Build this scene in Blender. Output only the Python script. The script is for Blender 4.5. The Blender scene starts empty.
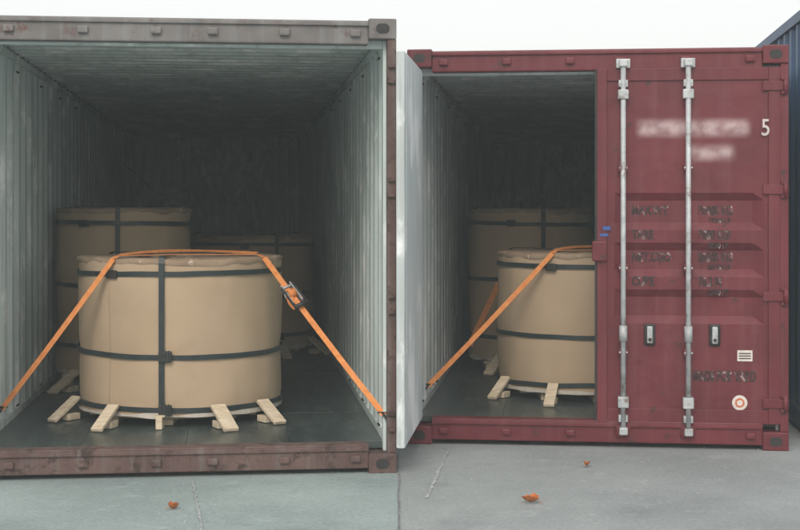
import bpy, bmesh, math, random
from mathutils import Vector, Matrix, noise
random.seed(4)
S=bpy.context.scene
EYE=1.53; F=1400.0
def PX(px,d): return (px-400)/F*d
def PZ(py,d): return EYE-(py-210)/F*d
def P(px,py,d): return Vector((PX(px,d),d,PZ(py,d)))

# ---------------------------------------------------------------- materials
def mk(name,c1,c2,scale=6,rough=.6,bump=0,bscale=40,metal=0,spot=None,spot_amt=.62,stretch=(1,1,1),spscale=9,dist=.01,spec=.4,streak=None,patches=None,det=3,stk=.5,soft=.06):
    m=bpy.data.materials.new(name); m.use_nodes=True
    nt=m.node_tree; n=nt.nodes; l=nt.links
    b=n['Principled BSDF']; b.inputs['Roughness'].default_value=rough; b.inputs['Metallic'].default_value=metal
    b.inputs['Specular IOR Level'].default_value=spec
    tc=n.new('ShaderNodeTexCoord'); mp=n.new('ShaderNodeMapping'); mp.inputs['Scale'].default_value=stretch
    l.new(tc.outputs['Object'],mp.inputs['Vector'])
    nz=n.new('ShaderNodeTexNoise'); nz.inputs['Scale'].default_value=scale; nz.inputs['Detail'].default_value=det; nz.inputs['Roughness'].default_value=.6
    l.new(mp.outputs[0],nz.inputs['Vector'])
    r=n.new('ShaderNodeValToRGB'); r.color_ramp.elements[0].position=.35; r.color_ramp.elements[1].position=.65
    r.color_ramp.elements[0].color=(*c1,1); r.color_ramp.elements[1].color=(*c2,1)
    l.new(nz.outputs['Fac'],r.inputs[0]); col=r.outputs[0]
    def over(fac,c,col,amt=1.0):
        mx=n.new('ShaderNodeMixRGB'); mx.inputs[2].default_value=(*c,1)
        if amt!=1.0:
            q=n.new('ShaderNodeMath'); q.operation='MULTIPLY'; q.inputs[1].default_value=amt; l.new(fac,q.inputs[0]); fac=q.outputs[0]
        l.new(fac,mx.inputs[0]); l.new(col,mx.inputs[1]); return mx.outputs[0]
    if streak: # vertical run-down dirt
        mp2=n.new('ShaderNodeMapping'); mp2.inputs['Scale'].default_value=(16,16,.9); l.new(tc.outputs['Object'],mp2.inputs['Vector'])
        ns=n.new('ShaderNodeTexNoise'); ns.inputs['Scale'].default_value=1.0; ns.inputs['Detail'].default_value=4; l.new(mp2.outputs[0],ns.inputs['Vector'])
        rs=n.new('ShaderNodeValToRGB'); rs.color_ramp.elements[0].position=.50; rs.color_ramp.elements[1].position=.72; l.new(ns.outputs['Fac'],rs.inputs[0])
        col=over(rs.outputs[0],streak,col,stk)
    if spot:
        n2=n.new('ShaderNodeTexNoise'); n2.inputs['Scale'].default_value=spscale; n2.inputs['Detail'].default_value=5; n2.inputs['Roughness'].default_value=.7
        l.new(mp.outputs[0],n2.inputs['Vector'])
        r2=n.new('ShaderNodeValToRGB'); r2.color_ramp.elements[0].position=spot_amt; r2.color_ramp.elements[1].position=spot_amt+soft
        l.new(n2.outputs['Fac'],r2.inputs[0])
        col=over(r2.outputs[0],spot,col)
    if patches: # soft-edged pale smears standing in for the blurred-out number
        sp=n.new('ShaderNodeSeparateXYZ'); l.new(tc.outputs['Object'],sp.inputs[0])
        def mth(op,a,b_=None):
            q=n.new('ShaderNodeMath'); q.operation=op
            for i,v in enumerate((a,b_)):
                if v is None: continue
                if isinstance(v,(int,float)): q.inputs[i].default_value=v
                else: l.new(v,q.inputs[i])
            return q.outputs[0]
        np_=n.new('ShaderNodeTexNoise'); np_.inputs['Scale'].default_value=11; np_.inputs['Detail'].default_value=2; l.new(tc.outputs['Object'],np_.inputs['Vector'])
        rp=n.new('ShaderNodeMapRange'); rp.inputs[1].default_value=.35; rp.inputs[2].default_value=.62; rp.inputs[3].default_value=.45; l.new(np_.outputs['Fac'],rp.inputs[0])
        for (px,pz,hx,hz,amt,c) in patches:
            def edge(o,c0,h,s):
                dd=mth('ABSOLUTE',mth('SUBTRACT',o,c0)); mr=n.new('ShaderNodeMapRange'); mr.interpolation_type='SMOOTHSTEP'
                mr.inputs[1].default_value=h+s; mr.inputs[2].default_value=max(0,h-s); l.new(dd,mr.inputs[0]); return mr.outputs[0]
            f=mth('MULTIPLY',edge(sp.outputs[0],px,hx,.035),edge(sp.outputs[2],pz,hz,.035))
            f=mth('MULTIPLY',f,rp.outputs[0])
            col=over(f,c,col,amt)
    l.new(col,b.inputs['Base Color'])
    if bump:
        n3=n.new('ShaderNodeTexNoise'); n3.inputs['Scale'].default_value=bscale; n3.inputs['Detail'].default_value=2
        l.new(tc.outputs['Object'],n3.inputs['Vector'])
        bp=n.new('ShaderNodeBump'); bp.inputs['Strength'].default_value=bump; bp.inputs['Distance'].default_value=dist
        l.new(n3.outputs['Fac'],bp.inputs['Height']); l.new(bp.outputs[0],b.inputs['Normal'])
    return m
M={}
RA,RB,RS=(.108,.0125,.021),(.150,.019,.029),(.17,.05,.058)
M['red']=mk('red_container_paint',RA,RB,2.2,.5,.2,9,spot=(.055,.018,.02),spot_amt=.62,spscale=7,streak=RS,dist=.02)
M['reddoor']=mk('red_door_paint',RA,RB,2.2,.5,.25,7,spot=(.055,.018,.02),spot_amt=.63,spscale=7,streak=RS,dist=.03,
   patches=[(-.545,2.055,.345,.045,.9,(.50,.38,.39)),(-.43,1.895,.135,.040,.85,(.50,.38,.39))])
M['rusty']=mk('rusty_brown_sill_paint',(.095,.055,.05),(.15,.092,.083),5,.7,.25,60,spot=(.05,.03,.025),spot_amt=.52,spscale=10,streak=(.19,.18,.17),soft=.12)
M['redfade']=mk('faded_grey_red_paint',(.135,.125,.123),(.20,.19,.186),3,.6,.1,60,spot=(.12,.062,.053),spot_amt=.56,spscale=8,streak=(.25,.275,.27),soft=.12)
M['blue']=mk('blue_container_paint',(.035,.085,.17),(.05,.11,.21),3,.5,spot=(.09,.06,.05),spot_amt=.66)
M['inner']=mk('pale_inner_paint',(.52,.61,.60),(.62,.70,.69),2.5,.55,spot=(.82,.86,.86),spot_amt=.52,stretch=(1,1,.5),spscale=2.6,streak=(.34,.38,.37),soft=.10,stk=.7)
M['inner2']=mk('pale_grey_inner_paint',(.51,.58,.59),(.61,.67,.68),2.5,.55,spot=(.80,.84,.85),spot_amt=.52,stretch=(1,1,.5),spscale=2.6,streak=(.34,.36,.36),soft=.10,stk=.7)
M['floor']=mk('dark_plywood_floor',(.032,.046,.046),(.062,.084,.082),3,.33,.25,30,stretch=(4,.6,1),spot=(.13,.155,.15),spot_amt=.56,spscale=4,soft=.15)
M['card']=mk('kraft_cardboard',(.435,.325,.215),(.485,.372,.255),1.6,.75,.15,6,spot=(.41,.30,.19),spot_amt=.56,spscale=2.4,dist=.03,soft=.2)
M['cardtop']=mk('cardboard_lid',(.26,.185,.125),(.36,.27,.19),5,.8,.15,20,spot=(.54,.47,.39),spot_amt=.60)
M['paper']=mk('pale_liner_paper',(.54,.50,.44),(.64,.6,.54),12,.8)
M['strap']=mk('dark_pet_strap',(.016,.026,.028),(.028,.042,.044),20,.4)
M['orange']=mk('orange_webbing',(.64,.22,.06),(.78,.31,.10),30,.75)
M['wood']=mk('pine_wood',(.56,.46,.32),(.74,.64,.49),5,.7,.2,60,stretch=(1,9,9))
M['steel']=mk('galvanised_steel',(.36,.39,.40),(.52,.55,.56),14,.5,metal=.2,spot=(.20,.15,.13),spot_amt=.55,soft=.12)
M['dark']=mk('dark_metal',(.02,.02,.022),(.05,.05,.05),20,.5,metal=.3)
M['rubber_hole_shade']=mk('gasket_rubber_hole_shade',(.02,.02,.02),(.035,.033,.033),10,.6)
M['white']=mk('worn_white_paint',(.48,.42,.42),(.68,.62,.62),14,.7,spot=(.22,.06,.06),spot_amt=.62,spscale=14)
M['blacktxt']=mk('dirty_lettering',(.03,.014,.016),(.06,.03,.03),14,.7,spot=(.38,.28,.28),spot_amt=.54,spscale=16)
M['sticker']=mk('paper_sticker',(.6,.55,.5),(.75,.7,.66),30,.6)
M['stred']=mk('sticker_orange_print',(.5,.12,.05),(.6,.2,.1),30,.6)
M['blueink']=mk('blue_label',(.03,.07,.25),(.05,.12,.35),30,.6)
M['leaf']=mk('dry_leaf_brown',(.42,.11,.03),(.55,.2,.05),40,.7)
M['rope']=mk('lashing_rope',(.25,.25,.22),(.35,.34,.30),30,.8)

# ---------------------------------------------------------------- helpers
def link(o,parent=None):
    S.collection.objects.link(o)
    if parent: o.parent=parent
    return o
def empty(name,loc=(0,0,0),rot=0,parent=None):
    e=bpy.data.objects.new(name,None); e.empty_display_size=.2
    e.location=loc; e.rotation_euler=(0,0,rot); return link(e,parent)
def mesh(name,vs,fs,mat,parent=None,smooth=False,bevel=0):
    me=bpy.data.meshes.new(name); me.from_pydata([tuple(v) for v in vs],[],fs); me.validate(); me.update()
    if smooth:
        for p in me.polygons: p.use_smooth=True
    o=bpy.data.objects.new(name,me); me.materials.append(M[mat] if isinstance(mat,str) else mat)
    if bevel:
        bm=bmesh.new(); bm.from_mesh(me)
        bmesh.ops.recalc_face_normals(bm,faces=bm.faces)
        bmesh.ops.bevel(bm,geom=bm.edges[:],offset=bevel,segments=2,affect='EDGES',profile=.6)
        bm.to_mesh(me); bm.free()
    return link(o,parent)
BF=[(0,1,3,2),(4,6,7,5),(0,4,5,1),(2,3,7,6),(0,2,6,4),(1,5,7,3)]
def box(name,x0,x1,y0,y1,z0,z1,mat,parent=None,bevel=.004):
    vs=[(x,y,z) for x in(x0,x1) for y in(y0,y1) for z in(z0,z1)]
    return mesh(name,vs,BF,mat,parent,bevel=bevel)
def obox(name,c,ax,ay,az,mat,parent=None,bevel=.003):
    c=Vector(c)
    vs=[c+ax*i+ay*j+az*k for i in(-1,1) for j in(-1,1) for k in(-1,1)]
    return mesh(name,vs,BF,mat,parent,bevel=bevel)
def cyl(name,p0,p1,r,mat,parent=None,seg=16,r1=None):
    p0=Vector(p0);p1=Vector(p1); r1=r if r1 is None else r1
    d=(p1-p0).normalized(); a=d.orthogonal().normalized(); b=d.cross(a)
    vs=[];fs=[]
    for p,rr in((p0,r),(p1,r1)):
        for i in range(seg):
            t=2*math.pi*i/seg; vs.append(p+a*math.cos(t)*rr+b*math.sin(t)*rr)
    for i in range(seg):
        j=(i+1)%seg; fs.append((i,j,seg+j,seg+i))
    fs.append(tuple(range(seg))[::-1]); fs.append(tuple(range(seg,2*seg)))
    o=mesh(name,vs,fs,mat,parent)
    for p in o.data.polygons:
        if len(p.vertices)==4: p.use_smooth=True
    return o
def ribbon(name,pts,n,w,mat,parent=None,t=.003):
    pts=[Vector(p) for p in pts]; vs=[];fs=[]
    for i,p in enumerate(pts):
        d=(pts[min(i+1,len(pts)-1)]-pts[max(i-1,0)]).normalized()
        nn=n[i] if isinstance(n,list) else n
        nn=Vector(nn); s=d.cross(nn).normalized(); m=s.cross(d).normalized()
        vs+=[p+s*w/2,p-s*w/2,p-s*w/2+m*t,p+s*w/2+m*t]
    for i in range(len(pts)-1):
        a=i*4;b=a+4
        for k in range(4):
            k2=(k+1)%4; fs.append((a+k,a+k2,b+k2,b+k))
    fs.append((3,2,1,0)); e=len(vs)-4; fs.append((e,e+1,e+2,e+3))
    return mesh(name,vs,fs,mat,parent)
def profile(L,y0,pitch=.278,dep=.036):
    out=[];y=y0
    while y<L:
        for dy,o in((0,0),(.072,0),(.140,dep),(.210,dep)):
            if y+dy*pitch/.278<L: out.append((y+dy*pitch/.278,o))
        y+=pitch
    out.append((L,0)); return out
def text(name,body,x,z,y,size,mat,parent,spacing=1.0,sx=1.0,off=.0012):
    c=bpy.data.curves.new(name,'FONT'); c.body=body; c.size=size; c.extrude=.0006; c.space_character=spacing
    c.materials.append(M[mat]); c.offset=off
    o=bpy.data.objects.new(name,c); o.location=(x,y,z); o.rotation_euler=(math.radians(90),0,0); o.scale=(sx,1,1)
    return link(o,parent)

# ---------------------------------------------------------------- container parts
def casting(par,cx,z,sgn,mat):
    x0,x1=(cx-.162,cx) if sgn>0 else (cx,cx+.162)
    box('corner_casting',x0,x1,-.012,.166,z,z+.118,mat,par,.008)
    vs=[];m=(x0+x1)/2
    for i in range(20):
        t=2*math.pi*i/20; vs.append((m+math.cos(t)*.028+(.012 if math.cos(t)>0 else -.012),-.0145,z+.059+math.sin(t)*.030))
    mesh('casting_hole_shade',vs,[tuple(range(20))],'rubber_hole_shade',par)  # flat dark oval painted for the shade inside the hole
    vs=[]
    for i in range(20):
        t=2*math.pi*i/20; vs.append((m+math.cos(t)*.036+(.012 if math.cos(t)>0 else -.012),-.0132,z+.059+math.sin(t)*.038))
    mesh('casting_rim',vs,[tuple(range(20))],mat,par)

def door_leaf(par,hx,rot,W,H,mat,inner,side=1,bars=True,edge=None,detail=False):
    e=empty('door_leaf',(hx,0,0),rot,par); s=side
    def X(a,b): return (min(a*s,b*s),max(a*s,b*s))
    z0,z1=.165,H-.14
    em=edge or mat
    x0,x1=X(0,.075); box('door_stile',x0,x1,0,.05,z0,z1,mat,e)
    x0,x1=X(W-.065,W); box('door_stile_lock',x0,x1,0,.05,z0,z1,em,e)
    x0,x1=X(.075,W-.065)
    box('door_rail_top',x0,x1,.002,.05,z1-.08,z1,mat,e); box('door_rail_bottom',x0,x1,.002,.05,z0,z0+.09,mat,e)
    bands=[(1.40,1.64),(1.10,1.32),(.80,1.02)]
    def dep(x,z):
        v=0
        for a,b in bands:
            tz=min((z-a)/.05,(b-z)/.05,1); 
            tx=min((x-.10)/.07,(W-.11-x)/.07,1)
            v=max(v,min(tz,tx))
        return max(0,v)*.034
    zs=sorted(set([z0+.09,z1-.08]+[q for a,b in bands for q in(a,a+.05,b-.05,b)]))
    xs=[.075,.10,.17,W-.18,W-.11,W-.065]
    vs=[];fs=[]
    for z in zs:
        for x in xs:
            vs.append((x*s,.014+dep(x,z),z))
    nx=len(xs)
    for j in range(len(zs)-1):
        for i in range(nx-1):
            a=j*nx+i; fs.append((a,a+1,a+nx+1,a+nx))
    mesh('door_panel',vs,fs,mat,e)
    x0,x1=X(.03,W-.03); box('door_inner_skin',x0,x1,.052,.056,z0+.02,z1-.02,inner,e,0)
    x0,x1=X(W,W+.014); box('door_gasket',x0,x1,.006,.045,z0,z1,'rubber_hole_shade' if not edge else edge,e,.002)
    if bars:
        for hz in (.30,.98,1.66,2.32):
            if hz>z1: continue
            a,b=X(-.05,.11); box('hinge_blade',a,b,-.012,0.002,hz-.03,hz+.03,mat,e,.004)
            cyl('hinge_pin',(-.03*s,-.012,hz-.05),(-.03*s,-.012,hz+.05),.016,mat,e,12)
        for bx in (W-.165,W-.575):
            x=bx*s
            cyl('lock_bar',(x,-.045,z0-.06),(x,-.045,z1+.05),.0165,'steel',e,16)
            for zz in (z0+.03,.62,1.16,1.80,z1-.10):
                box('bar_bracket',x-.030,x+.030,-.052,.002 if not .8<zz<1.6 else .016,zz-.022,zz+.022,'steel' if zz<.3 or zz>2.2 else mat,e,.005)
                for q in(-.022,.022): cyl('bracket_bolt',(x+q,-.058,zz),(x+q,-.05,zz),.006,'steel',e,8)
            for zz,up in((z0-.05,-1),(z1+.03,1)):
                box('cam_keeper',x-.045,x+.045,-.03,-.013,zz-.03,zz+.03,mat if up<0 else 'steel',e,.006)
                box('lock_cam',x-.026,x+.028,-.07,-.03,zz-.024,zz+.024,'steel',e,.008)
            box('cam_guide_top',x-.034,x+.034,-.064,.002,z1-.20,z1-.14,'steel',e,.006)
            box('cam_guide_bottom',x-.034,x+.034,-.064,.002,z0+.10,z0+.17,'steel',e,.006)
        if detail:
            for bx in (W-.335,W-.745):
                x=bx*s
                box('handle_latch_plate',x-.035,x+.035,-.004,.013,.66,.80,'dark',e,.012)
                box('handle_latch',x-.018,x+.018,-.020,-.002,.675,.785,'steel',e,.008)
                cyl('latch_seal_hole_shade',(x,-.024,.70),(x,-.018,.70),.011,'dark',e,12)  # dark cap drawn for the shade in the seal hole
                cyl('latch_rivet',(x,-.026,.76),(x,-.018,.76),.008,'steel',e,12)
            for bx in (W-.165,W-.575):
                x=bx*s
                cyl('handle_hub',(x,-.045,.69),(x,-.045,.79),.026,'steel',e,14)
    return e

def container(name,loc,rot,L,H,mat,inner,sillmat=None,headmat=None,lashing=True):
    e=empty(name,loc,rot); hw=1.219; sm=sillmat or mat; hm=headmat or mat
    FZ=.168
    for sg in(-1,1):
        cx=hw*sg
        casting(e,cx,0,sg,sm); casting(e,cx,H-.118,sg,hm)
        a,b=sorted((cx,cx-sg*.052)); box('corner_post',a,b,0,.075,.118,H-.118,sm,e,.006)
        a,b=sorted((cx-sg*.012,cx-sg*.070)); box('corner_post_inner',a,b,.078,.16,.118,H-.118,inner,e,.006)
        a,b=sorted((cx-sg*.002,cx-sg*.052)); box('side_rail_bottom',a,b,.17,L,.03,.155,mat,e)
        a,b=sorted((cx-sg*.004,cx-sg*.060)); box('side_rail_top',a,b,.17,L,H-.10,H-.025,mat,e)
        a,b=sorted((cx-sg*.050,cx-sg*.075)); box('side_rail_top_inner',a,b,.162,L,H-.135,H-.09,inner,e)
        a,b=sorted((cx-sg*.045,cx-sg*.064)); box('kick_rail_inner',a,b,.162,L,.15,.215,inner,e,.003)
        for (nm,mm,base) in (('side_wall_inner',inner,1.158),('side_wall_outer',mat,1.162)):
            pr=profile(L,.14); vs=[];fs=[]
            for y,o in pr:
                x=(base+o)*sg; vs+= [(x,y,.15),(x,y,H-.06)]
            for i in range(len(pr)-1):
                a=i*2; fs.append((a,a+2,a+3,a+1))
            mesh(nm,vs,fs,mm,e)
        if lashing:
            y=.30
            for k in range(5):
                for zz in(.24,H-.20):
                    cyl('lashing_ring',(sg*1.145,y+k*1.1-.035,zz),(sg*1.145,y+k*1.1+.035,zz),.007,'dark',e,8)
        for k in range(4):
            zz=(.30,.98,1.66,2.32)[k]
            a,b=sorted((cx-sg*.01,cx-sg*.05)); box('hinge_lug',a,b,-.022,.002,zz-.055,zz-.035,sm,e,.003)
            box('hinge_lug',a,b,-.022,.002,zz+.035,zz+.055,sm,e,.003)
    for nm,mm,zb in(('roof_inner',inner,H-.075),('roof_outer',mat,H-.070)):
        pr=profile(L,.10,.21,.030); vs=[];fs=[]
        for y,o in pr: vs+=[(-1.19,y,zb+o),(1.19,y,zb+o)]
        for i in range(len(pr)-1):
            a=i*2; fs.append((a,a+2,a+3,a+1))
        mesh(nm,vs,fs,mm,e)
    vs=[];fs=[];x=-1.17;pr=[]
    while x<1.17:
        for dx,o in((0,0),(.07,0),(.14,.04),(.21,.04)):
            if x+dx<1.17: pr.append((x+dx,o))
        x+=.28
    pr.append((1.19,0))
    for x,o in pr: vs+=[(x,L-.06+o,.15),(x,L-.06+o,H-.05)]
    for i in range(len(pr)-1):
        a=i*2; fs.append((a,a+2,a+3,a+1))
    mesh('end_wall',vs,fs,inner,e)
    box('end_wall_outer',-1.2,1.2,L-.012,L,.03,H-.03,mat,e)
    xi=hw-.162
    box('door_header',-xi-.001,xi+.001,.004,.10,H-.15,H-.012,hm,e,.01)
    box('header_lip',-xi,xi,-.012,.004,H-.045,H-.020,hm,e,.006)
    box('header_gutter',-hw+.07,hw-.07,.10,.13,H-.165,H-.05,inner,e,.004)
    box('door_sill',-xi-.001,xi+.001,0,.12,.032,FZ+.004,sm,e,.008)
    box('sill_lip',-xi,xi,-.014,0.0,FZ-.034,FZ-.008,sm,e,.005)
    for bx in(-.98,-.57,.57,.98,-.16,.16):
        box('cam_keeper_sill',bx-.030,bx+.030,-.026,0,.072,.112,sm,e,.010)
        box('cam_keeper_header',bx-.030,bx+.030,-.022,.004,H-.108,H-.066,hm,e,.010)
    y=.12;k=0
    while y<L-.1:
        y2=min(y+1.22,L-.07)
        for q in range(4):
            xa=-1.21+q*.605
            dz=random.uniform(-.001,.001)
            box('floor_panel',xa+.001,xa+.604,y+.001,y2-.001,.13,FZ+dz,'floor',e,.001)
        y=y2;k+=1
        if k>12: break
    return e

TH=math.radians(6.5)
cL=container('shipping_container',(-1.232,8.0,0),TH,12.19,2.64,'redfade','inner','rusty','redfade')
cR=container('shipping_container',(1.258,9.03,0),-TH,12.19,2.58,'red','inner2')
cB=container('shipping_container',(2.70+1.219*math.cos(TH),9.25-1.219*math.sin(TH),0),-TH,12.19,2.93,'blue','inner2',lashing=False)

door_leaf(cL,-1.262,math.radians(-268),1.14,2.60,'redfade','inner2',1,bars=False)
dR=door_leaf(cR,1.168,0,1.155,2.58,'reddoor','inner2',-1,detail=True)
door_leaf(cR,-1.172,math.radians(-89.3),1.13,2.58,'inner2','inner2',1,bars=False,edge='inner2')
for s_,h in((1,-1.168),(-1,1.168)):
    door_leaf(cB,h,0,1.155,2.93,'blue','inner2',s_)
box('door_catch',-.02,.075,-.03,0,1.20,1.33,'red',cR,.01)
box('blue_label_patch',.05,.10,-.0035,-.001,1.40,1.425,'blueink',cR,0)
box('blue_label_patch',.03,.085,-.0035,-.001,1.36,1.378,'blueink',cR,0)
text('check_digit','5',1.045,2.005,-.003,.15,'white',cR,sx=.8)
rows=[('MAX.WT','30480 KG',1.50,.0455),('TARE','3880 KG',1.345,.0105),('NET.CGO','26600 KG',1.20,.0455),('CUBE','76.2 M',1.045,.0105)]
for i,(a,b,z,yy) in enumerate(rows):
    text('weight_lettering',a,.235,z,yy,.080,'blacktxt',cR,sx=.72,off=.004)
    text('weight_lettering',b,.655,z,yy,.080,'blacktxt',cR,sx=.66,off=.004)
    text('weight_lettering',['67200 LB','8550 LB','58650 LB','2700 FT'][i],.72,z-.058,yy,.05,'blacktxt',cR,sx=.75,off=.003)
text('owner_lettering','MADE FOR YARD',.62,.44,.0105,.085,'blacktxt',cR,sx=.60,off=.005)
box('white_sticker',.90,.995,.0085,.0115,.565,.635,'sticker',cR,0)
for q in range(3): box('sticker_print',.91,.985,.0065,.0083,.58+q*.016,.586+q*.016,'dark',cR,0)
cyl('round_sticker',(.915,.0115,.30),(.915,.0075,.30),.048,'sticker',cR,28)
cyl('round_sticker_print',(.915,.0072,.30),(.915,.005,.30),.030,'stred',cR,24)
cyl('round_sticker_core',(.915,.0048,.30),(.915,.003,.30),.018,'sticker',cR,24)

# ---------------------------------------------------------------- coils
def coil(x,y,z0,z1,R,bands,vang,skid=True,seed=0,floor=.17):
    e=empty('cardboard_wrapped_coil',(x,y,0))
    seg=120; vs=[];fs=[]
    rowz=[z0+(z1-z0)*i/22 for i in range(23)]
    def rad(t,z):
        n=noise.noise(Vector((math.cos(t)*2.2+seed,math.sin(t)*2.2,z*2.5)))
        n2=noise.noise(Vector((math.cos(t)*7+seed,math.sin(t)*7,z*3)))
        r=R+n*.012+n2*.004
        for b in bands:
            r-=.007*math.exp(-((z-b)/.035)**2)
        return r
    for z in rowz:
        for i in range(seg):
            t=2*math.pi*i/seg; r=rad(t,z); vs.append((math.cos(t)*r,math.sin(t)*r,z))
    for j in range(len(rowz)-1):
        for i in range(seg):
            k=(i+1)%seg; fs.append((j*seg+i,j*seg+k,(j+1)*seg+k,(j+1)*seg+i))
    mesh('cardboard_wrap',vs,fs,'card',e,True)
    t0=math.radians(-128+seed*37)
    vs=[];fs=[]
    for j,z in enumerate(rowz):
        for q in range(6):
            t=t0+q*.02; rr=rad(t,z)+.0035; vs.append((math.cos(t)*rr,math.sin(t)*rr,z+.001))
    for j in range(len(rowz)-1):
        for q in range(5): fs.append((j*6+q,j*6+q+1,(j+1)*6+q+1,(j+1)*6+q))
    mesh('wrap_seam',vs,fs,'card',e,True)
    vs=[];fs=[]
    prof=[(R+.002,z1-.030),(R+.010,z1-.002),(R-.005,z1+.008),(R*.8,z1+.011),(R*.55,z1+.008),(R*.38,z1+.006),(R*.37,z1-.05)]
    for k,(r,z) in enumerate(prof):
        for i in range(seg):
            t=2*math.pi*i/seg
            w=noise.noise(Vector((math.cos(t)*5+seed*2,math.sin(t)*5,r*4)))
            w2=noise.noise(Vector((math.cos(t)*13+seed*2,math.sin(t)*13,r*9)))
            vs.append((math.cos(t)*(r+w2*.005),math.sin(t)*(r+w2*.005),z+w*(.010 if k else .024)+w2*.006))
    for j in range(len(prof)-1):
        for i in range(seg):
            k=(i+1)%seg; fs.append((j*seg+i,j*seg+k,(j+1)*seg+k,(j+1)*seg+i))
    c=len(vs); vs.append((0,0,z1-.06)); 
    for i in range(seg): fs.append(((len(prof)-1)*seg+i,(len(prof)-1)*seg+(i+1)%seg,c))
    mesh('coil_lid',vs,fs,'cardtop',e,True)
    vs=[];fs=[]
    for i in range(seg*2):
        t=math.pi*i/seg; w=noise.noise(Vector((math.cos(t)*4+seed,math.sin(t)*4,3)))
        vs+=[(math.cos(t)*(R+.003),math.sin(t)*(R+.003),z0-.015-.012*w),(math.cos(t)*(R+.006),math.sin(t)*(R+.006),z0+.012+.022*w)]
    n=seg*2
    for i in range(n):
        k=(i+1)%n; fs.append((2*i,2*k,2*k+1,2*i+1))
    mesh('liner_edge',vs,fs,'paper',e,True)
    cyl('coil_base',(0,0,z0-.02),(0,0,z0+.01),R-.01,'cardtop',e,64)
    for bi,b in enumerate(bands):
        tl=random.uniform(-.016,.016); ph=random.uniform(0,6)
        vs=[];fs=[]
        for i in range(seg):
            t=2*math.pi*i/seg; zz=b+tl*math.sin(t+ph)+.004*noise.noise(Vector((t*3,b*9,seed)))
            for r,dz in((R+.003,-.016),(R+.0085,-.016),(R+.0085,.016),(R+.003,.016)):
                vs.append((math.cos(t)*r,math.sin(t)*r,zz+dz))
        for i in range(seg):
            k=(i+1)%seg
            for q in range(4):
                q2=(q+1)%4; fs.append((4*i+q,4*k+q,4*k+q2,4*i+q2))
        mesh('hoop_strap',vs,fs,'strap',e)
    for vi,a in enumerate(vang):
        d=Vector((math.cos(a),math.sin(a),0)); pts=[];ns=[]
        up=Vector((0,0,1))
        pts.append(d*(R+.010)+up*(z0-.02)); ns.append(d)
        for k in range(1,8): pts.append(d*(R+.012)+up*(z0+(z1-z0)*k/8)); ns.append(d)
        pts.append(d*(R+.013)+up*(z1-.02)); ns.append(d)
        pts.append(d*(R+.006)+up*(z1+.014)); ns.append((d+up))
        pts.append(d*(R-.03)+up*(z1+.021)); ns.append(up)
        pts.append(d*(R*.7)+up*(z1+.022)); ns.append(up)
        pts.append(d*(R*.38)+up*(z1+.014)); ns.append(up)
        ribbon('vertical_strap',pts,ns,.036,'strap',e,.004)
        s=Vector((-d.y,d.x,0))
        if vi==0:
            for b in bands[:2]:
                c=d*(R+.026)+up*(b-.004)+s*.025
                obox('strap_buckle',c,s*.042,d*.009,up*.034,'dark',e,.005)
                for q in(-1,0,1): obox('buckle_bar',c+s*.022*q,s*.003,d*.014,up*.038,'strap',e,.001)
    a=vang[0]-.5 if vang else -2
    d=Vector((math.cos(a),math.sin(a),0)); s=Vector((-d.y,d.x,0)); c=d*(R+.018)+Vector((0,0,bands[-1]))
    obox('hoop_buckle',c,s*.04,d*.009,Vector((0,0,.026)),'dark',e,.006)
    if skid:
        for q in(-.36,0,.36):
            w=math.sqrt(max(.01,R*R-q*q))*.86
            box('skid_beam',q-.04,q+.04,-w,w,floor+.001,z0-.022,'wood',e,.004)
        for q in(-.3,.3): 
            box('skid_cross',-R*.80,R*.80,q-.04,q+.04,z0-.040,z0-.0225,'wood',e,.002)
    return e
def rope(name,pts,r,mat):
    e=empty(name)
    for a,b in zip(pts[:-1],pts[1:]): cyl('rope_run',a,b,r,mat,e,8)
a0=math.radians(-90)
coil(-1.474,9.42,.245,1.215,.673,[.285,.62,1.125],[a0-.02,a0+2.1,a0-2.2],seed=0)
coil(-2.165,11.0,.30,1.535,.515,[.50,.95,1.43],[a0+.10,a0+2,a0-2.1],seed=1)
coil(-1.43,13.5,.25,1.285,.590,[.36,.75,1.20],[a0+.5,a0+2.4,a0-1.9],seed=2)
coil(1.41,10.5,.245,1.215,.673,[.285,.62,1.125],[a0-.02,a0+2.1,a0-2.2],seed=3)
coil(1.13,12.2,.27,1.53,.525,[.46,.95,1.42],[a0+.12,a0+2,a0-2.1],seed=4)
coil(1.95,14.2,.25,1.285,.590,[.36,.75,1.20],[a0,a0+2.2,a0-2.1],seed=5)

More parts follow.
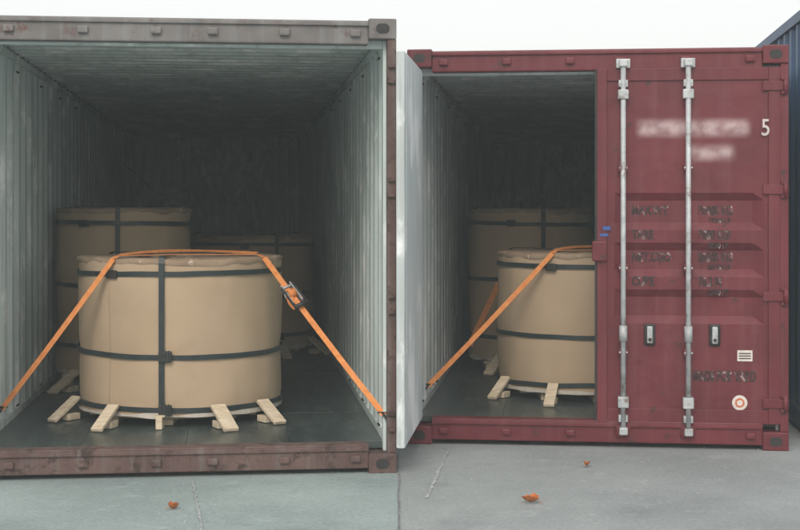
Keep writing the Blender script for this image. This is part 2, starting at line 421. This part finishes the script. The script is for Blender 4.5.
def board(cx,cy,R,ang,Ln=.34,h=.13,w=.075,skew=0,t=.022):
    a=math.radians(ang); d=Vector((math.cos(a),math.sin(a),0)); a2=a+skew
    d2=Vector((math.cos(a2),math.sin(a2),0)); s2=Vector((-d2.y,d2.x,0)); up=Vector((0,0,1))
    e=empty('wooden_chock')
    top=Vector((cx,cy,.1705))+d*(R+.025)+up*h; bot=Vector((cx,cy,.1705))+d*(R+.025)+d2*Ln+up*(t*.55)
    D=(bot-top); L=D.length; D.normalize(); N=s2.cross(D).normalized()
    if N.z<0: N=-N
    obox('leaning_board',(top+bot)/2,D*(L/2),s2*(w/2),N*(t/2),'wood',e,.003)
    c=Vector((cx,cy,.1705))+d*(R+.01)+d2*Ln*.30+up*.022
    obox('cleat',c,d2*.05,s2*(w*.42),up*.020,'wood',e,.003)
for cx,cy in((-1.474,9.42),(1.41,10.5)):
    board(cx,cy,.673,-118,.24,.13,.075,skew=.25); board(cx,cy,.673,-62,.25,.13,.095,skew=-.02)
    board(cx,cy,.673,-33,.22,.13,.085,skew=-.35); board(cx,cy,.673,-156,.22,.14,.07,skew=.60)
    e=empty('wooden_block',(cx-.02,cy-.70,.1705)); box('block',-.020,.020,-.05,.04,.0,.075,'wood',e,.003); box('block_foot',-.03,.035,-.045,.035,.0755,.084,'wood',e,.001)
for cx,cy,R in((-2.165,11.0,.515),(1.13,12.2,.525),(-1.43,13.5,.59)):
    board(cx,cy,R,-120,.26,.15,.09); board(cx,cy,R,-62,.26,.15,.09); board(cx,cy,R,-20,.26,.15,.08,skew=-.4)

# ---------------------------------------------------------------- ratchet straps
def cubic(a,b,c,d,n):
    return [a*(1-t)**3+b*3*t*(1-t)**2+c*3*t*t*(1-t)+d*t**3 for t in [i/n for i in range(n+1)]]
def ratchet(par,c,D,N):
    D=D.normalized(); Sx=D.cross(N).normalized(); N=Sx.cross(D).normalized()
    for q in(-1,1):
        obox('ratchet_side',c+Sx*.033*q+N*.014,D*.085,Sx*.003,N*.020,'steel',par,.002)
        obox('ratchet_handle_arm',c+Sx*.042*q+N*.034+D*.035,D*.095,Sx*.004,N*.012,'dark',par,.002)
    obox('ratchet_base',c+N*.001,D*.08,Sx*.030,N*.002,'dark',par,.001)
    cyl('spindle',c-Sx*.048+N*.02,c+Sx*.048+N*.02,.016,'steel',par,14)
    cyl('wound_webbing',c-Sx*.026+N*.02,c+Sx*.026+N*.02,.028,'orange',par,18)
    cyl('handle_grip',c-Sx*.048+N*.036+D*.125,c+Sx*.048+N*.036+D*.125,.014,'dark',par,12)
    cyl('front_pin',c-Sx*.04+N*.012-D*.07,c+Sx*.04+N*.012-D*.07,.009,'steel',par,10)
    for q in(-1,1):
        cyl('ratchet_wheel',c+Sx*.037*q+N*.02,c+Sx*.040*q+N*.02,.028,'dark',par,12)
def strap(cx,cy,R,zt,lp,rp,aL,aR):
    e=empty('ratchet_strap')
    c=Vector((cx,cy,zt))
    pl=c+Vector((math.cos(aL)*(R+.012),math.sin(aL)*(R+.012),.006)); pr=c+Vector((math.cos(aR)*(R+.012),math.sin(aR)*(R+.012),.006))
    nf=Vector((-.25,-1,.45)); nfr=Vector((.25,-1,.45)); up=Vector((0,0,1))
    lp=Vector(lp);rp=Vector(rp)
    pts=cubic(lp,lp.lerp(pl,.33)+Vector((0,0,-.012)),lp.lerp(pl,.66)+Vector((0,0,-.012)),pl,10)
    ribbon('webbing_left',pts,nf,.036,'orange',e)
    pts=cubic(pr,pr.lerp(rp,.33)+Vector((0,0,-.012)),pr.lerp(rp,.66)+Vector((0,0,-.012)),rp,12)
    ribbon('webbing_right',pts,nfr,.036,'orange',e)
    i1=pl+(c-pl)*.10+up*.020; i2=pr+(c-pr)*.10+up*.020
    pts=[pl,pl.lerp(i1,.5)+up*.006]+cubic(i1,i1.lerp(i2,.33)+Vector((0,.14,.0)),i1.lerp(i2,.66)+Vector((0,.08,.0)),i2,8)+[pr.lerp(i2,.5)+up*.006,pr]
    ribbon('webbing_top',pts,up,.042,'orange',e)
    pts=cubic(i1+Vector((0,.02,.004)),i1+Vector((.2,.5,.03)),i2+Vector((-.3,.5,.01)),i2+Vector((0,.03,.006)),14)
    ribbon('webbing_top_slack',pts,[Vector((math.sin(k*.35)*.3,-.25,1)) for k in range(15)],.040,'orange',e)
    D=(rp-pr); cc=pr+D*.25+Vector((0,0,-.008))
    ratchet(e,cc,D,nfr)
    pts=cubic(cc+Vector((-.01,-.03,.0)),cc+Vector((-.01,-.05,-.03)),cc+Vector((.0,-.05,-.05)),cc+Vector((.03,-.045,-.075)),8)
    ribbon('webbing_tail',pts,nfr,.042,'orange',e)
    for q in(lp,rp):
        dd=((pl if q is lp else pr)-q).normalized()
        cyl('hook',q-dd*.05,q+dd*.02,.008,'dark',e,10)
        cyl('hook_bar',q+dd*.02-Vector((.026,0,0)),q+dd*.02+Vector((.026,0,0)),.006,'dark',e,8)
strap(-1.474,9.42,.673,1.215,(-2.455,8.62,.30),(-.095,8.20,.33),math.radians(-119),math.radians(-30))
strap(1.41,10.5,.673,1.215,(.195,9.85,.29),(2.41,9.20,.33),math.radians(-119),math.radians(-30))
e=empty('ratchet_strap'); ribbon('webbing',cubic(P(499,283,11.2),P(494,295,11.2),P(488,305,11.3),P(470,345,11.5),8),Vector((-.2,-1,.2)),.045,'orange',e)
rope('lashing_rope',[P(108,150,13.6),P(150,187,14.5),P(200,215,15)],.009,'rope')
rope('lashing_rope',[P(292,140,14.5),P(262,165,14.8),P(225,200,15)],.009,'rope')
rope('lashing_rope',[P(520,135,15.0),P(560,175,15.4),P(590,205,15.6)],.009,'rope')

# ---------------------------------------------------------------- ground
def ground_mat(name,tint):
    gm=bpy.data.materials.new(name); gm.use_nodes=True
    nt=gm.node_tree;n=nt.nodes;l=nt.links;b=n['Principled BSDF']; b.inputs['Roughness'].default_value=.8
    tc=n.new('ShaderNodeTexCoord')
    def nz(s,d=4,r=.6):
        q=n.new('ShaderNodeTexNoise'); q.inputs['Scale'].default_value=s; q.inputs['Detail'].default_value=d; q.inputs['Roughness'].default_value=r
        l.new(tc.outputs['Object'],q.inputs['Vector']); return q
    def rmp(src,p0,c0,p1,c1):
        r=n.new('ShaderNodeValToRGB'); r.color_ramp.elements[0].position=p0; r.color_ramp.elements[1].position=p1
        r.color_ramp.elements[0].color=(*c0,1); r.color_ramp.elements[1].color=(*c1,1); l.new(src,r.inputs[0]); return r
    def mixc(f,a,b_,t='MIX'):
        m=n.new('ShaderNodeMixRGB'); m.blend_type=t
        if hasattr(f,'links'): l.new(f,m.inputs[0])
        else: m.inputs[0].default_value=f
        for k,v in((1,a),(2,b_)):
            if isinstance(v,tuple): m.inputs[k].default_value=(*v,1)
            else: l.new(v,m.inputs[k])
        return m.outputs[0]
    T=lambda *c: tuple(a*b for a,b in zip(c,tint))
    base=rmp(nz(.9,5).outputs['Fac'],.35,T(.27,.285,.282),.68,T(.37,.385,.38)).outputs[0]
    fine=rmp(nz(45,3,.7).outputs['Fac'],.3,(.80,.80,.80),.7,(1.12,1.12,1.12)).outputs[0]
    col=mixc(1.0,base,fine,'MULTIPLY')
    spots=rmp(nz(5,6,.75).outputs['Fac'],.56,(0,0,0),.74,(.7,.7,.7)).outputs[0]
    col=mixc(spots,col,T(.46,.48,.475))
    dk=rmp(nz(2.0,6,.7).outputs['Fac'],.54,(0,0,0),.74,(.6,.6,.6)).outputs[0]
    col=mixc(dk,col,T(.18,.20,.20))
    l.new(col,b.inputs['Base Color'])
    bp=n.new('ShaderNodeBump'); bp.inputs['Strength'].default_value=.3; bp.inputs['Distance'].default_value=.01; l.new(nz(70,2,.7).outputs['Fac'],bp.inputs['Height']); l.new(bp.outputs[0],b.inputs['Normal'])
    return gm
mesh('ground',[(-400,-400,0),(400,-400,0),(400,400,0),(-400,400,0)],[(0,1,2,3)],ground_mat('concrete_yard',(.96,1.0,1.01)))
mesh('added_concrete_slab',[(-9,-2,.004),(-.010,-2,.004),(-.010,30,.004),(-9,30,.004)],[(0,1,2,3)],ground_mat('concrete_slab_teal',(.93,1.08,1.07)))  # added slab: teal tint sets the left ground tone apart from the right
M['chalk']=mk('worn_line_paint',(.36,.38,.38),(.48,.50,.50),9,.8,spot=(.3,.32,.32),spot_amt=.48,spscale=14)
M['joint']=mk('added_joint_grey',(.14,.14,.14),(.26,.27,.27),9,.9)
def line(pts,w,z=.004,mat='chalk',nm='painted_line'):
    vs=[];fs=[]
    sub=[]
    for a,c in zip(pts[:-1],pts[1:]):
        for i in range(14): sub.append(Vector(a).lerp(Vector(c),i/14))
    for i,p in enumerate(sub):
        ww=w*(.5+random.random()); o=random.uniform(-.006,.006); vs+=[(p.x-ww/2+o,p.y,z),(p.x+ww/2+o,p.y,z)]
    for i in range(len(sub)-1): fs.append((2*i,2*i+1,2*i+3,2*i+2))
    mesh(nm,vs,fs,mat)
def G(px,py):
    d=EYE*F/(py-210); return Vector((PX(px,d),d,0))
line([G(449,449),G(436,478),G(426,500)],.016)
line([G(193,484),G(197,505),G(203,540)],.011,.008)
line([(-.008,3,0),(-.008,6,0),(-.008,9,0)],.008,.008,'joint','added_slab_joint')  # added joint where the left and right ground tones meet
def leaf(px,py,sz,ang,curl):
    p=G(px,py); e=empty('dry_leaf',(p.x,p.y,.008),ang); vs=[];fs=[]
    for i in range(9):
        t=i/8; w=math.sin(math.pi*t**.8)*sz*.42*(1+.15*math.sin(i*2.3)); x=(t-.5)*sz*1.3
        for q in(-1,-.5,0,.5,1):
            vs.append((x,q*w,abs(q)**1.5*w*curl+ (t-.5)**2*sz*curl+.002*math.sin(i*3+q*4)))
    for i in range(8):
        for q in range(4): fs.append((i*5+q,i*5+q+1,(i+1)*5+q+1,(i+1)*5+q))
    mesh('blade',vs,fs,'leaf',e,True)
    cyl('stalk',(-sz*.65,0,.01),(-sz*.95,sz*.1,.004),.0015,'leaf',e,6)
leaf(174,510,.055,.9,1.5); leaf(530,503,.080,2.6,1.1); leaf(587,467,.050,1.2,1.5)
vs=[];fs=[]
for i in range(160):
    x=random.uniform(-3,3);y=random.uniform(5.8,9); r=random.uniform(.002,.005); k=len(vs); z=.004
    vs+=[(x-r,y-r,z),(x+r,y-r*.6,z),(x+r*.7,y+r,z),(x-r,y+r*.8,z),(x,y,z+r*1.3)]
    fs+=[(k,k+1,k+4),(k+1,k+2,k+4),(k+2,k+3,k+4),(k+3,k,k+4)]
mesh('gravel_grit',vs,fs,'chalk')

# ---------------------------------------------------------------- hazy air over the yard
hm=bpy.data.materials.new('hazy_air'); hm.use_nodes=True
nt=hm.node_tree; nt.nodes.remove(nt.nodes['Principled BSDF'])
vsn=nt.nodes.new('ShaderNodeVolumeScatter'); vsn.inputs['Color'].default_value=(.88,1,1,1); vsn.inputs['Density'].default_value=.0065
nt.links.new(vsn.outputs[0],nt.nodes['Material Output'].inputs['Volume'])
box('hazy_air',-25,25,-8,26,-.5,12,hm,None,0)

# ---------------------------------------------------------------- light, sky, camera
w=bpy.data.worlds.new('World'); S.world=w; w.use_nodes=True
nt=w.node_tree; bg=nt.nodes['Background']; sk=nt.nodes.new('ShaderNodeTexSky'); sk.sky_type='NISHITA'
sk.sun_disc=False; EL=math.radians(38); AZ=math.radians(190)
sk.sun_elevation=EL; sk.sun_rotation=AZ; sk.dust_density=6; sk.air_density=1.2
mx=nt.nodes.new('ShaderNodeMixRGB'); mx.inputs[0].default_value=.7; mx.inputs[2].default_value=(8.7,8.8,8.6,1)
nt.links.new(sk.outputs[0],mx.inputs[1]); nt.links.new(mx.outputs[0],bg.inputs[0]); bg.inputs[1].default_value=.15
sl=bpy.data.lights.new('sun','SUN'); sl.energy=1.3; sl.angle=math.radians(28); sl.color=(1,.97,.92)
so=bpy.data.objects.new('sun',sl); link(so)
dirv=Vector((math.sin(AZ)*math.cos(EL),math.cos(AZ)*math.cos(EL),math.sin(EL)))
so.rotation_euler=dirv.to_track_quat('Z','Y').to_euler()
cam=bpy.data.cameras.new('camera'); co=bpy.data.objects.new('camera',cam); link(co)
co.location=(0,0,EYE); co.rotation_euler=(math.radians(90),0,0)
cam.sensor_width=36; cam.lens=F/800*36; cam.shift_y=-55/800; cam.clip_end=2000
S.camera=co
S.view_settings.view_transform='Standard'; S.view_settings.look='None'; S.view_settings.exposure=0
